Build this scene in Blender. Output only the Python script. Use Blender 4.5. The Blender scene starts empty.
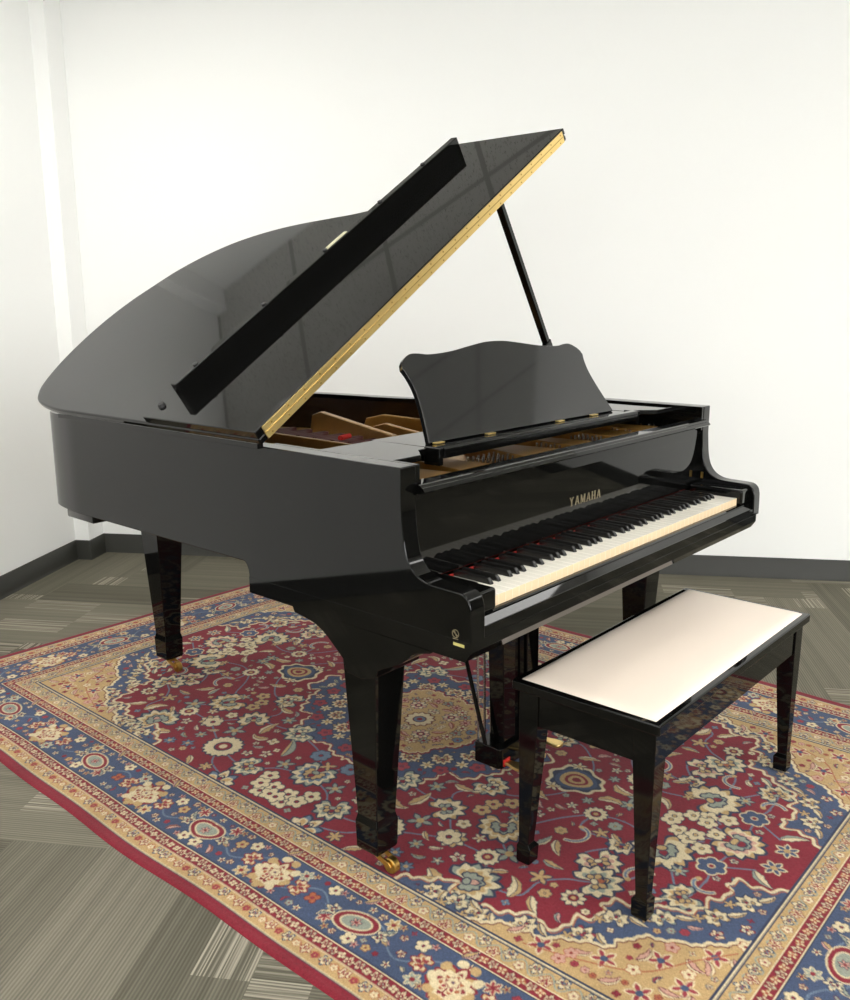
import bpy, bmesh, math, random
import numpy as np
from mathutils import Vector, Matrix

random.seed(7)
rng = np.random.default_rng(11)
PI = math.pi
C = bpy.context.scene.collection
scene = bpy.context.scene

# ------------------------------------------------------------------ helpers
def s2l(c):
    c = np.asarray(c, float) / 255.0
    return np.where(c <= 0.04045, c / 12.92, ((c + 0.055) / 1.055) ** 2.4)

def rgb(r, g, b):
    l = s2l((r, g, b)); return (float(l[0]), float(l[1]), float(l[2]), 1.0)

def new_mat(name):
    m = bpy.data.materials.new(name); m.use_nodes = True
    return m, m.node_tree.nodes, m.node_tree.links, m.node_tree.nodes['Principled BSDF']

def simple(name, col, rough=0.5, metal=0.0, spec=0.5, coat=0.0):
    m, n, l, p = new_mat(name)
    p.inputs['Base Color'].default_value = col
    p.inputs['Roughness'].default_value = rough
    p.inputs['Metallic'].default_value = metal
    p.inputs['Specular IOR Level'].default_value = spec
    p.inputs['Coat Weight'].default_value = coat
    return m

def noisy(name, col, rough=0.5, metal=0.0, amount=0.15, scale=30.0, bump=0.0, spec=0.5):
    m, n, l, p = new_mat(name)
    tc = n.new('ShaderNodeTexCoord'); nt = n.new('ShaderNodeTexNoise')
    nt.inputs['Scale'].default_value = scale; nt.inputs['Detail'].default_value = 4
    l.new(tc.outputs['Object'], nt.inputs['Vector'])
    mix = n.new('ShaderNodeMix'); mix.data_type = 'RGBA'
    mix.inputs['A'].default_value = tuple(c * (1 - amount) for c in col[:3]) + (1,)
    mix.inputs['B'].default_value = tuple(min(1, c * (1 + amount)) for c in col[:3]) + (1,)
    l.new(nt.outputs['Fac'], mix.inputs['Factor'])
    l.new(mix.outputs['Result'], p.inputs['Base Color'])
    p.inputs['Roughness'].default_value = rough; p.inputs['Metallic'].default_value = metal
    p.inputs['Specular IOR Level'].default_value = spec
    if bump:
        b = n.new('ShaderNodeBump'); b.inputs['Strength'].default_value = bump; b.inputs['Distance'].default_value = 0.002
        l.new(nt.outputs['Fac'], b.inputs['Height']); l.new(b.outputs['Normal'], p.inputs['Normal'])
    return m

class MB:
    def __init__(s): s.v = []; s.f = []
    def add(s, vs, fs):
        o = len(s.v); s.v += [tuple(float(c) for c in p) for p in vs]; s.f += [tuple(o + i for i in f) for f in fs]
        return s
    def box(s, x0, x1, y0, y1, z0, z1):
        return s.add([(x0,y0,z0),(x1,y0,z0),(x1,y1,z0),(x0,y1,z0),(x0,y0,z1),(x1,y0,z1),(x1,y1,z1),(x0,y1,z1)],
                     [(0,3,2,1),(4,5,6,7),(0,1,5,4),(1,2,6,5),(2,3,7,6),(3,0,4,7)])
    def prism(s, pts, fn, a, b):
        """pts: 2D outline; fn(u,v,w)->xyz ; extruded w from a to b"""
        n = len(pts)
        area = sum(pts[i][0]*pts[(i+1)%n][1]-pts[(i+1)%n][0]*pts[i][1] for i in range(n))
        vs = [fn(u, v, a) for u, v in pts] + [fn(u, v, b) for u, v in pts]
        fs = [tuple(range(n))[::-1], tuple(range(n, 2*n))] + [(i, (i+1)%n, n+(i+1)%n, n+i) for i in range(n)]
        return s.add(vs, fs)
    def frustum(s, c0, h0, c1, h1):
        (x,y,z),(X,Y,Z) = c0, c1
        a, b = h0 if isinstance(h0, tuple) else (h0, h0); A, B = h1 if isinstance(h1, tuple) else (h1, h1)
        return s.add([(x-a,y-b,z),(x+a,y-b,z),(x+a,y+b,z),(x-a,y+b,z),(X-A,Y-B,Z),(X+A,Y-B,Z),(X+A,Y+B,Z),(X-A,Y+B,Z)],
                     [(0,3,2,1),(4,5,6,7),(0,1,5,4),(1,2,6,5),(2,3,7,6),(3,0,4,7)])
    def tube(s, pts, r, n=12, caps=True):
        pts = [Vector(p) for p in pts]; rs = r if isinstance(r, (list, tuple)) else [r]*len(pts)
        vs = []; fs = []; u = None
        for i, p in enumerate(pts):
            d = (pts[min(i+1, len(pts)-1)] - pts[max(i-1, 0)]).normalized()
            if u is None:
                u = d.orthogonal().normalized()
            else:
                u = (u - d * u.dot(d)).normalized()
            w = d.cross(u)
            for k in range(n):
                t = 2*PI*k/n; vs.append(p + (u*math.cos(t) + w*math.sin(t))*rs[i])
        for i in range(len(pts)-1):
            for k in range(n):
                fs.append((i*n+k, i*n+(k+1)%n, (i+1)*n+(k+1)%n, (i+1)*n+k))
        if caps:
            fs.append(tuple(range(n))[::-1]); fs.append(tuple((len(pts)-1)*n+k for k in range(n)))
        return s.add(vs, fs)
    def mesh(s, name):
        me = bpy.data.meshes.new(name); me.from_pydata(s.v, [], s.f)
        bm = bmesh.new(); bm.from_mesh(me); bmesh.ops.recalc_face_normals(bm, faces=bm.faces); bm.to_mesh(me); bm.free()
        return me
    def build(s, name, mat, parent=None, bevel=0.0, seg=3, smooth=True, angle=35, skip=None):
        me = s.mesh(name)
        if skip:                                   # open joints: no faces and no bevel where two boards run on into each other
            bm = bmesh.new(); bm.from_mesh(me)
            kill = [f for f in bm.faces if all(skip(v.co) for v in f.verts)]
            bmesh.ops.delete(bm, geom=kill, context='FACES_ONLY')
            wl = bm.edges.layers.float.new('bevel_weight_edge')
            for e in bm.edges:
                if len(e.link_faces) == 2 and e.calc_face_angle(0) > .55 and not all(skip(v.co) for v in e.verts): e[wl] = 1.0
            bm.to_mesh(me); bm.free()
        me.materials.append(mat)
        o = bpy.data.objects.new(name, me); C.objects.link(o)
        if parent: o.parent = parent
        if smooth: shade(me, angle)
        if bevel:
            m = o.modifiers.new('bevel', 'BEVEL'); m.width = bevel; m.segments = seg; m.limit_method = 'WEIGHT' if skip else 'ANGLE'
            m.angle_limit = math.radians(32); m.harden_normals = True
        return o

def shade(me, angle=35):
    me.polygons.foreach_set('use_smooth', [True]*len(me.polygons))
    me.set_sharp_from_angle(angle=math.radians(angle))

def empty(name, loc, label, cat, group=None):
    o = bpy.data.objects.new(name, None); C.objects.link(o); o.location = loc; o.empty_display_size = 0.1
    o['label'] = label; o['category'] = cat
    if group: o['group'] = group
    return o

def XYZ(u, v, w): return (u, v, w)          # outline in plan, extruded up
def YZ(u, v, w): return (w, u, v)           # outline in side view, extruded along x
def XZ(u, v, w): return (u, w, v)

def spline(pts, n=8, closed=False):
    P = [np.array(p, float) for p in pts]; out = []
    m = len(P); rngk = range(m if closed else m-1)
    for i in rngk:
        if closed: a, b, c, d = P[(i-1)%m], P[i], P[(i+1)%m], P[(i+2)%m]
        else: a, b, c, d = P[max(i-1,0)], P[i], P[i+1], P[min(i+2,m-1)]
        for k in range(n):
            t = k/n
            out.append(0.5*((2*b) + (c-a)*t + (2*a-5*b+4*c-d)*t*t + (3*b-a-3*c+d)*t**3))
    if not closed: out.append(P[-1])
    return [tuple(o) for o in out]

def offset(pts, d):
    """open polyline offset to its left by d"""
    out = []
    for i, p in enumerate(pts):
        a = np.array(pts[max(i-1, 0)]); b = np.array(pts[min(i+1, len(pts)-1)])
        t = (b-a)/np.linalg.norm(b-a); out.append((p[0]-t[1]*d, p[1]+t[0]*d))
    return out

# ------------------------------------------------------------------ materials
BLACK = simple('polished_ebony', (0.0026, 0.0026, 0.0024, 1), 0.035, 0, 0.31)
m, n, l, p = BLACK, BLACK.node_tree.nodes, BLACK.node_tree.links, BLACK.node_tree.nodes['Principled BSDF']
tc = n.new('ShaderNodeTexCoord'); nt = n.new('ShaderNodeTexNoise'); nt.inputs['Scale'].default_value = 3.0
mr = n.new('ShaderNodeMapRange'); mr.inputs['To Min'].default_value = 0.025; mr.inputs['To Max'].default_value = 0.05
l.new(tc.outputs['Object'], nt.inputs['Vector']); l.new(nt.outputs['Fac'], mr.inputs['Value']); l.new(mr.outputs['Result'], p.inputs['Roughness'])
SATIN = simple('satin_ebony', (0.006, 0.006, 0.006, 1), 0.28)
DESKM = simple('hazy_ebony', (0.006, 0.0062, 0.0066, 1), 0.06)
KEYBLACK = simple('black_key_plastic', (0.009, 0.0085, 0.008, 1), 0.25)
KEYWHITE = noisy('white_key_plastic', rgb(240, 235, 222), 0.25, 0, 0.01, 20)
KEYFRONT = noisy('key_front_cream', rgb(226, 199, 162), 0.45, 0, 0.02, 20)
BRASS = noisy('polished_brass', (0.90, 0.66, 0.26, 1), 0.30, 1.0, 0.08, 14)
OLDBRASS = noisy('aged_brass', (0.55, 0.34, 0.09, 1), 0.32, 1.0, 0.3, 60)
GOLD = noisy('gold_iron_plate', (0.43, 0.235, 0.055, 1), 0.36, 0.75, 0.12, 25)
WOODIN = noisy('soundboard_spruce', rgb(170, 120, 66), 0.35, 0, 0.15, 12)
RIMIN = noisy('inner_rim_veneer', rgb(38, 22, 11), 0.25, 0, 0.2, 10)
COPPER = noisy('copper_string_winding', rgb(120, 70, 50), 0.4, 0.6, 0.2, 300)
STEEL = simple('steel', (0.62, 0.62, 0.62, 1), 0.25, 1.0)
FELTRED = noisy('red_felt', rgb(190, 38, 30), 0.95, 0, 0.15, 400)
FELTBROWN = noisy('damper_felt', rgb(92, 44, 38), 0.9, 0, 0.25, 300)
LETTER = noisy('gilt_lettering', (0.30, 0.25, 0.15, 1), 0.40, 0.5, 0.1, 50)
YELLOW = simple('yellow_sticker', rgb(196, 186, 112), 0.5)
PLATE = simple('pale_name_plate', rgb(205, 200, 170), 0.4, 0.3)
RUBBER = simple('dark_rubber', (0.012, 0.012, 0.012, 1), 0.6)
VINYL = noisy('cream_vinyl', rgb(240, 225, 210), 0.42, 0, 0.012, 9, 0.04)
WALL = noisy('white_paint', rgb(246, 246, 243), 0.75, 0, 0.006, 1.2, 0.0, 0.25)
DARKWALL = noisy('dark_wall', rgb(92, 90, 84), 0.8, 0, 0.05, 1.0)
REARWALL = noisy('grey_wall', rgb(150, 148, 142), 0.8, 0, 0.05, 1.0)
BASE = noisy('black_vinyl_base', rgb(38, 38, 32), 0.5, 0, 0.08, 3)

# ------------------------------------------------------------------ room frame
ALPHA = -1.0072                                  # direction of the back wall in plan
EA = np.array([math.cos(ALPHA), math.sin(ALPHA)]); NB = np.array([-EA[1], EA[0]])
def W(a, b, z): q = EA*a + NB*b; return (q[0], q[1], z)
A0, A1, B0, B1, ZC = -2.735, 5.6, -5.2, 2.187, 2.74
def room_prism(poly, z0, z1): return MB().prism(poly, W, z0, z1)
def struct(o):
    o['kind'] = 'structure'; return o

# carpet planks: herringbone laid square to the walls, ribs along each plank
def carpet_mat():
    m, n, l, p = new_mat('ribbed_carpet_planks')
    def M(op, a, b=None, c=None):
        x = n.new('ShaderNodeMath'); x.operation = op
        for i, v in enumerate((a, b, c)):
            if v is None: continue
            if isinstance(v, (int, float)): x.inputs[i].default_value = v
            else: l.new(v, x.inputs[i])
        return x.outputs[0]
    def VEC(a, b, c):
        x = n.new('ShaderNodeCombineXYZ')
        for i, v in enumerate((a, b, c)):
            if isinstance(v, (int, float)): x.inputs[i].default_value = v
            else: l.new(v, x.inputs[i])
        return x.outputs[0]
    g = n.new('ShaderNodeNewGeometry'); s = n.new('ShaderNodeSeparateXYZ'); l.new(g.outputs['Position'], s.inputs[0])
    X, Y = s.outputs[0], s.outputs[1]
    a = M('ADD', M('MULTIPLY', X, float(EA[0])), M('MULTIPLY', Y, float(EA[1])))
    b = M('ADD', M('MULTIPLY', X, float(NB[0])), M('MULTIPLY', Y, float(NB[1])))
    w = 0.25; K = 4
    u = M('DIVIDE', M('ADD', a, 20.05), w); v = M('DIVIDE', M('ADD', b, 20.13), w)
    i = M('FLOOR', u); j = M('FLOOR', v)
    d = M('FLOORED_MODULO', M('SUBTRACT', i, j), 2.0*K)
    h = M('LESS_THAN', d, K - 0.5)
    hi = M('SUBTRACT', i, d); vj = M('ADD', j, M('SUBTRACT', d, float(K)))
    mixf = lambda f, A, B: M('ADD', M('MULTIPLY', f, A), M('MULTIPLY', M('SUBTRACT', 1.0, f), B))
    idx = mixf(h, hi, i); idy = mixf(h, j, M('ADD', vj, 0.37))
    cross = mixf(h, v, u); along = mixf(h, u, v)
    wn = n.new('ShaderNodeTexWhiteNoise'); wn.noise_dimensions = '3D'; l.new(VEC(idx, idy, h), wn.inputs['Vector'])
    rnd = wn.outputs['Value']
    off = M('MULTIPLY', rnd, 57.0)
    def noise(vec, scale, detail=2.0):
        x = n.new('ShaderNodeTexNoise'); x.inputs['Scale'].default_value = scale; x.inputs['Detail'].default_value = detail
        l.new(vec, x.inputs['Vector']); return x.outputs['Fac']
    bands = noise(VEC(M('MULTIPLY', cross, 10.0), M('MULTIPLY', along, 0.12), off), 1.0, 3)      # tone bands along the plank
    fine = noise(VEC(M('MULTIPLY', cross, 60.0), M('MULTIPLY', along, 0.5), off), 1.0, 2)        # single ribs
    wl = n.new('ShaderNodeTexWhiteNoise'); wl.noise_dimensions = '3D'
    l.new(VEC(idx, M('ADD', idy, M('MULTIPLY', M('FLOOR', M('MULTIPLY', along, 0.8)), 3.7)), M('FLOOR', M('MULTIPLY', cross, 2.0))), wl.inputs['Vector'])
    lines = noise(VEC(M('MULTIPLY', cross, 42.0), M('MULTIPLY', along, 0.35), M('ADD', off, 5.0)), 1.0, 1)
    light = M('MULTIPLY', M('GREATER_THAN', wl.outputs['Value'], 0.80), M('MINIMUM', M('MAXIMUM', M('MULTIPLY', M('SUBTRACT', lines, 0.47), 4.5), 0.0), 0.6))
    rib = M('MULTIPLY_ADD', M('SINE', M('MULTIPLY', cross, 2*PI*w/0.0085)), 0.5, 0.5)
    tone = M('ADD', M('MULTIPLY', bands, 0.42), M('MULTIPLY', rnd, 0.33))
    ramp = n.new('ShaderNodeValToRGB'); l.new(tone, ramp.inputs['Fac'])
    e = ramp.color_ramp.elements
    e[0].position = 0.2; e[0].color = rgb(100, 97, 84); e[1].position = 0.6; e[1].color = rgb(134, 129, 114)
    mx = n.new('ShaderNodeMix'); mx.data_type = 'RGBA'; l.new(light, mx.inputs['Factor']); l.new(ramp.outputs['Color'], mx.inputs['A'])
    mx.inputs['B'].default_value = rgb(188, 180, 162)
    mul = n.new('ShaderNodeMix'); mul.data_type = 'RGBA'; mul.blend_type = 'MULTIPLY'; mul.inputs['Factor'].default_value = 1.0
    val = M('MULTIPLY', M('MULTIPLY_ADD', rib, 0.36, 0.70), M('MULTIPLY_ADD', fine, 0.4, 0.80))
    l.new(mx.outputs['Result'], mul.inputs['A'])
    cmb = n.new('ShaderNodeCombineColor')
    for k in range(3): l.new(val, cmb.inputs[k])
    l.new(cmb.outputs[0], mul.inputs['B'])
    l.new(mul.outputs['Result'], p.inputs['Base Color'])
    p.inputs['Roughness'].default_value = 0.95; p.inputs['Specular IOR Level'].default_value = 0.1
    bp = n.new('ShaderNodeBump'); bp.inputs['Strength'].default_value = 0.5; bp.inputs['Distance'].default_value = 0.002
    l.new(M('ADD', rib, fine), bp.inputs['Height']); l.new(bp.outputs['Normal'], p.inputs['Normal'])
    return m

def ceiling_mat():
    m, n, l, p = new_mat('fissured_ceiling_tile')
    def M(op, a, b=None):
        x = n.new('ShaderNodeMath'); x.operation = op
        for i, v in enumerate((a, b)):
            if v is None: continue
            if isinstance(v, (int, float)): x.inputs[i].default_value = v
            else: l.new(v, x.inputs[i])
        return x.outputs[0]
    g = n.new('ShaderNodeNewGeometry'); s = n.new('ShaderNodeSeparateXYZ'); l.new(g.outputs['Position'], s.inputs[0])
    X, Y = s.outputs[0], s.outputs[1]
    a = M('ADD', M('MULTIPLY', X, float(EA[0])), M('MULTIPLY', Y, float(EA[1])))
    b = M('ADD', M('MULTIPLY', X, float(NB[0])), M('MULTIPLY', Y, float(NB[1])))
    fa = M('ABSOLUTE', M('SUBTRACT', M('FRACT', M('DIVIDE', M('ADD', a, 22.25), 0.61)), 0.5))
    fb = M('ABSOLUTE', M('SUBTRACT', M('FRACT', M('DIVIDE', M('ADD', b, 20.3), 1.22)), 0.5))
    line = M('MAXIMUM', M('GREATER_THAN', fa, 0.5 - 0.022), M('GREATER_THAN', fb, 0.5 - 0.011))
    v = n.new('ShaderNodeTexVoronoi'); v.inputs['Scale'].default_value = 90; l.new(g.outputs['Position'], v.inputs['Vector'])
    nz = n.new('ShaderNodeTexNoise'); nz.inputs['Scale'].default_value = 60; l.new(g.outputs['Position'], nz.inputs['Vector'])
    pit = M('MULTIPLY', M('LESS_THAN', v.outputs['Distance'], 0.30), M('GREATER_THAN', nz.outputs['Fac'], 0.5))
    mx = n.new('ShaderNodeMix'); mx.data_type = 'RGBA'; l.new(pit, mx.inputs['Factor'])
    mx.inputs['A'].default_value = rgb(238, 238, 234); mx.inputs['B'].default_value = rgb(150, 150, 145)
    m2 = n.new('ShaderNodeMix'); m2.data_type = 'RGBA'; l.new(line, m2.inputs['Factor'])
    l.new(mx.outputs['Result'], m2.inputs['A']); m2.inputs['B'].default_value = rgb(190, 190, 186)
    l.new(m2.outputs['Result'], p.inputs['Base Color']); p.inputs['Roughness'].default_value = 0.9
    return m

struct(room_prism([(A0-.1,B0-.1),(A1+.1,B0-.1),(A1+.1,B1+.1),(A0-.1,B1+.1)], -0.1, 0.0).build('floor', carpet_mat(), smooth=False))
struct(room_prism([(A0-.1,B0-.1),(A1+.1,B0-.1),(A1+.1,B1+.1),(A0-.1,B1+.1)], ZC, ZC+0.1).build('ceiling', ceiling_mat(), smooth=False))
struct(room_prism([(A0-.1,B1),(A1+.1,B1),(A1+.1,B1+.1),(A0-.1,B1+.1)], 0, ZC).build('wall_back', WALL, smooth=False))
struct(room_prism([(A0-.1,B0),(A0,B0),(A0,B1-.152),(A0+.078,B1-.152),(A0+.078,B1),(A0-.1,B1)], 0, ZC).build('wall_left', WALL, bevel=0.004, seg=2))

# front wall (behind the viewer) with three added fill-light panels framed as windows
WIN = [(-2.0,-.35),(.0,1.65),(2.0,3.65)]; WZ0, WZ1 = .75, 2.45
fw_ = MB().prism([(A0,B0-.1),(A1,B0-.1),(A1,B0),(A0,B0)], W, 0, WZ0).prism([(A0,B0-.1),(A1,B0-.1),(A1,B0),(A0,B0)], W, WZ1, ZC)
xs_ = [A0]+[v for q in WIN for v in q]+[A1]
for k in range(0, len(xs_), 2): fw_.prism([(xs_[k],B0-.1),(xs_[k+1],B0-.1),(xs_[k+1],B0),(xs_[k],B0)], W, WZ0, WZ1)
struct(fw_.build('wall_front', REARWALL, smooth=False))
WINR = [(-4.7,-3.15),(-2.85,-1.3)]
rw_ = MB(); q_ = lambda u0, u1: [(A1,u0),(A1+.1,u0),(A1+.1,u1),(A1,u1)]
rw_.prism(q_(B0,B1), W, 0, WZ0).prism(q_(B0,B1), W, WZ1, ZC)
ys_ = [B0]+[v for q in WINR for v in q]+[B1]
for k in range(0, len(ys_), 2): rw_.prism(q_(ys_[k], ys_[k+1]), W, WZ0, WZ1)
struct(rw_.build('wall_right', DARKWALL, smooth=False))
FILLP, n, l, p = new_mat('fill_light_pane')  # glowing panes added behind the viewer to brighten the walls
p.inputs['Base Color'].default_value = (.8,.8,.8,1); p.inputs['Emission Color'].default_value = (.975,.99,1.0,1); p.inputs['Emission Strength'].default_value = 5.6
FILLR = FILLP.copy(); FILLR.name = 'fill_light_side_pane'; FILLR.node_tree.nodes['Principled BSDF'].inputs['Emission Strength'].default_value = 16.0  # stronger panes added in the right wall to brighten the left wall
FILLFRAME = simple('white_fill_frame', rgb(232,232,228), .4)
runs = [(q, lambda u, v: (u, B0-v)) for q in WIN]+[(q, lambda u, v: (A1+v, u)) for q in WINR]
for k, ((wa, wb), at_) in enumerate(runs):
    fm = MB(); q = .05
    def slab(mb, u0, u1, v0, v1, z0_, z1_): return mb.prism([at_(u0,v0),at_(u1,v0),at_(u1,v1),at_(u0,v1)], W, z0_, z1_)
    for (x0_, x1_, z0_, z1_) in ((wa,wb,WZ0,WZ0+q),(wa,wb,WZ1-q,WZ1),(wa,wa+q,WZ0+q,WZ1-q),(wb-q,wb,WZ0+q,WZ1-q),((wa+wb)/2-.025,(wa+wb)/2+.025,WZ0+q,WZ1-q)):
        slab(fm, x0_, x1_, .02, .08, z0_, z1_)
    o = struct(fm.build('fill_window_%d' % (k+1), FILLFRAME, smooth=False))
    pn = slab(MB(), wa+.01, wb-.01, .045, .055, WZ0+.01, WZ1-.01).build('fill_window_pane', FILLP if k < len(WIN) else FILLR, o, smooth=False); pn['kind'] = 'structure'
# cove base with a small toe
def base_run(name, pts):
    mb = MB(); prof = [(0,0),(0.018,0),(0.016,0.004),(0.008,0.014),(0.0065,0.097),(0.003,0.1),(0,0.1)]
    n = len(pts); k = len(prof); vs = []
    for i in range(n):
        p = np.array(pts[i], float)
        def nor(q, r): t = (np.array(r)-np.array(q)); t = t/np.linalg.norm(t); return np.array([t[1], -t[0]])
        if i == 0: nn = nor(pts[0], pts[1])
        elif i == n-1: nn = nor(pts[-2], pts[-1])
        else:
            n1, n2 = nor(pts[i-1], pts[i]), nor(pts[i], pts[i+1]); nn = (n1+n2)/(1+n1@n2)
        for d, z in prof: q = p + nn*d; vs.append(W(q[0], q[1], z))
    fs = [(i*k+j, i*k+j+1, (i+1)*k+j+1, (i+1)*k+j) for i in range(n-1) for j in range(k-1)]
    mb.add(vs, fs); return struct(mb.build(name, BASE, angle=50))
base_run('baseboard_left', [(A0, B0), (A0, B1-.152), (A0+.078, B1-.152), (A0+.078, B1-.0005)])
base_run('baseboard_back', [(A0+.078, B1), (A1, B1)])

# unseen ceiling troffers; the left-wall one is added to brighten that wall
LAMP, n, l, p = new_mat('lamp_diffuser')
p.inputs['Base Color'].default_value = (0.9, 0.9, 0.9, 1); p.inputs['Emission Color'].default_value = (1.0, 0.985, 0.955, 1)
p.inputs['Emission Strength'].default_value = 7.5
FRAMEW = simple('white_steel', rgb(230, 230, 226), 0.5)
for la, lb, words in ((-1.35, -0.9, 'over the carpet left of the keyboard'), (0.48, -0.9, 'over the rug in front of the bench'), (2.31, -0.9, 'towards the right wall'),
               (-1.35, -3.34, 'behind the viewer on the left'), (0.48, -3.34, 'behind the viewer in the middle'), (2.31, -3.34, 'behind the viewer on the right'), (3.05, 1.35, 'near the back wall, far to the right'), (-2.05, .58, 'added beside the left wall to brighten it')):
    c = W(la, lb, ZC)
    t = empty('ceiling_light', c, 'white ceiling light panel ' + words, 'ceiling light', 'recessed ceiling lights')
    t.rotation_euler = (0, 0, ALPHA)
    fr = MB(); hw, hl = 0.30, 0.60
    fr.box(-hw,-hw+.03,-hl,hl,-.012,0).box(hw-.03,hw,-hl,hl,-.012,0).box(-hw+.03,hw-.03,-hl,-hl+.03,-.012,0).box(-hw+.03,hw-.03,hl-.03,hl,-.012,0)
    fr.build('light_frame', FRAMEW, t, smooth=False)
    MB().box(-hw+.03,hw-.03,-hl+.03,hl-.03,-.008,-.002).build('diffuser', LAMP, t, smooth=False)

# ------------------------------------------------------------------ RUG
RU0, RU1, RV0, RV1 = -0.995, 1.020, -0.785, 2.335
RC = ((RU0+RU1)/2, (RV0+RV1)/2); HP = (RU1-RU0)/2; HQ = (RV1-RV0)/2
RED, RED2, DRED = (124,36,48), (144,54,64), (92,30,42)
BLUE, NAVY = (66,78,104), (50,55,76)
TAN, CREAM, GREY, PINK, RUST = (180,150,104), (206,190,154), (140,146,132), (190,146,130), (158,90,62)
LBLUE = (100,116,134)
class Canvas:
    def __init__(s, w, h, d):
        s.d = d; s.nx = int(round(w/d)); s.ny = int(round(h/d)); s.im = np.zeros((s.nx, s.ny, 3))
        s.X, s.Y = np.meshgrid((np.arange(s.nx)+.5)*d, (np.arange(s.ny)+.5)*d, indexing='ij')
    def win(s, x0, x1, y0, y1):
        a = max(0, int(x0/s.d)); b = min(s.nx, int(x1/s.d)+2); c = max(0, int(y0/s.d)); e = min(s.ny, int(y1/s.d)+2)
        if a >= b or c >= e: return None
        return slice(a, b), slice(c, e)
    def mask(s, win, m, col): s.im[win][m] = col
    def ell(s, x, y, rx, ry, ang, col):
        R = max(rx, ry); w = s.win(x-R, x+R, y-R, y+R)
        if w is None: return
        dx, dy = s.X[w]-x, s.Y[w]-y; c, q = math.cos(ang), math.sin(ang)
        s.mask(w, ((dx*c+dy*q)/rx)**2 + ((-dx*q+dy*c)/ry)**2 < 1, col)
    def petal(s, x, y, L, wd, ang, col, pw=1.15):
        """pointed leaf from (x,y) of length L"""
        w = s.win(x-L, x+L, y-L, y+L)
        if w is None: return
        dx, dy = s.X[w]-x, s.Y[w]-y; c, q = math.cos(ang), math.sin(ang)
        t = (dx*c+dy*q)/L; v = (-dx*q+dy*c)
        s.mask(w, (t > 0) & (t < 1) & (np.abs(v) < wd*np.sin(PI*np.clip(t,0,1)**pw)), col)
    def poly(s, pts, col):
        P = np.array(pts); w = s.win(P[:,0].min(), P[:,0].max(), P[:,1].min(), P[:,1].max())
        if w is None: return
        x, y = s.X[w], s.Y[w]; ins = np.zeros(x.shape, bool)
        for i in range(len(P)):
            (x0,y0),(x1,y1) = P[i], P[(i+1)%len(P)]
            if y0 == y1: continue
            ins ^= ((y0 > y) != (y1 > y)) & (x < (x1-x0)*(y-y0)/(y1-y0)+x0)
        s.mask(w, ins, col)
    def line(s, pts, wd, col):
        for i in range(len(pts)-1):
            (x0,y0),(x1,y1) = pts[i], pts[i+1]
            w = s.win(min(x0,x1)-wd, max(x0,x1)+wd, min(y0,y1)-wd, max(y0,y1)+wd)
            if w is None: continue
            dx, dy = x1-x0, y1-y0; L2 = dx*dx+dy*dy+1e-12
            t = np.clip(((s.X[w]-x0)*dx+(s.Y[w]-y0)*dy)/L2, 0, 1)
            s.mask(w, (s.X[w]-x0-t*dx)**2+(s.Y[w]-y0-t*dy)**2 < wd*wd, col)

cv = Canvas(HP, HQ, 0.0015)
# -- motifs
def daisy(x, y, r, n=12, petal=CREAM, out=NAVY, mid=RED, core=TAN):
    for k in range(n): cv.petal(x, y, r*1.08, r*0.30, 2*PI*k/n, out, 1.6)
    for k in range(n): cv.petal(x, y, r*.98, r*0.20, 2*PI*k/n, petal if k % 2 else CREAM, 1.8)
    cv.ell(x, y, r*.46, r*.46, 0, out); cv.ell(x, y, r*.38, r*.38, 0, mid); cv.ell(x, y, r*.20, r*.20, 0, core)
def blossom(x, y, r, n=5, col=CREAM, core=RED, out=NAVY, a0=None):
    a0 = random.random()*6 if a0 is None else a0
    for k in range(n):
        t = a0+2*PI*k/n; cv.ell(x+.55*r*math.cos(t), y+.55*r*math.sin(t), r*.52, r*.47, t, out)
    for k in range(n):
        t = a0+2*PI*k/n; cv.ell(x+.55*r*math.cos(t), y+.55*r*math.sin(t), r*.41, r*.36, t, col)
    cv.ell(x, y, r*.27, r*.27, 0, out); cv.ell(x, y, r*.18, r*.18, 0, core)
def star(x, y, r, col=GREY, n=6, out=NAVY, core=TAN):
    a0 = random.random()*6
    for k in range(n): cv.petal(x, y, r, r*.26, a0+2*PI*k/n, out)
    for k in range(n): cv.petal(x, y, r*.86, r*.16, a0+2*PI*k/n, col)
    cv.ell(x, y, r*.26, r*.26, 0, core)
def leaf(x, y, L, ang, col=TAN, col2=GREY, out=NAVY, curl=0.5, teeth=5):
    """curved serrated leaf"""
    pts = []; a = ang; px, py = x, y
    for k in range(14):
        pts.append((px, py)); px += L/13*math.cos(a); py += L/13*math.sin(a); a += curl*2.0/13
    for wmul, c, extra in ((1.0, out, .0022), (1.0, col, 0.0)):
        up = []; lo = []
        for k, (qx, qy) in enumerate(pts):
            t = k/13; a = ang+curl*2.0*t
            h = L*0.17*math.sin(PI*t**.75)*(1+0.45*((k*teeth/7) % 1.0)) + extra
            up.append((qx-h*math.sin(a), qy+h*math.cos(a))); lo.append((qx+h*.55*math.sin(a), qy-h*.55*math.cos(a)))
        cv.poly(up+lo[::-1], c)
        if c == col: cv.poly(lo+[(q[0], q[1]) for q in pts[::-1]], col2)
    cv.line(pts[:-2], .0012, out)
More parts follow.
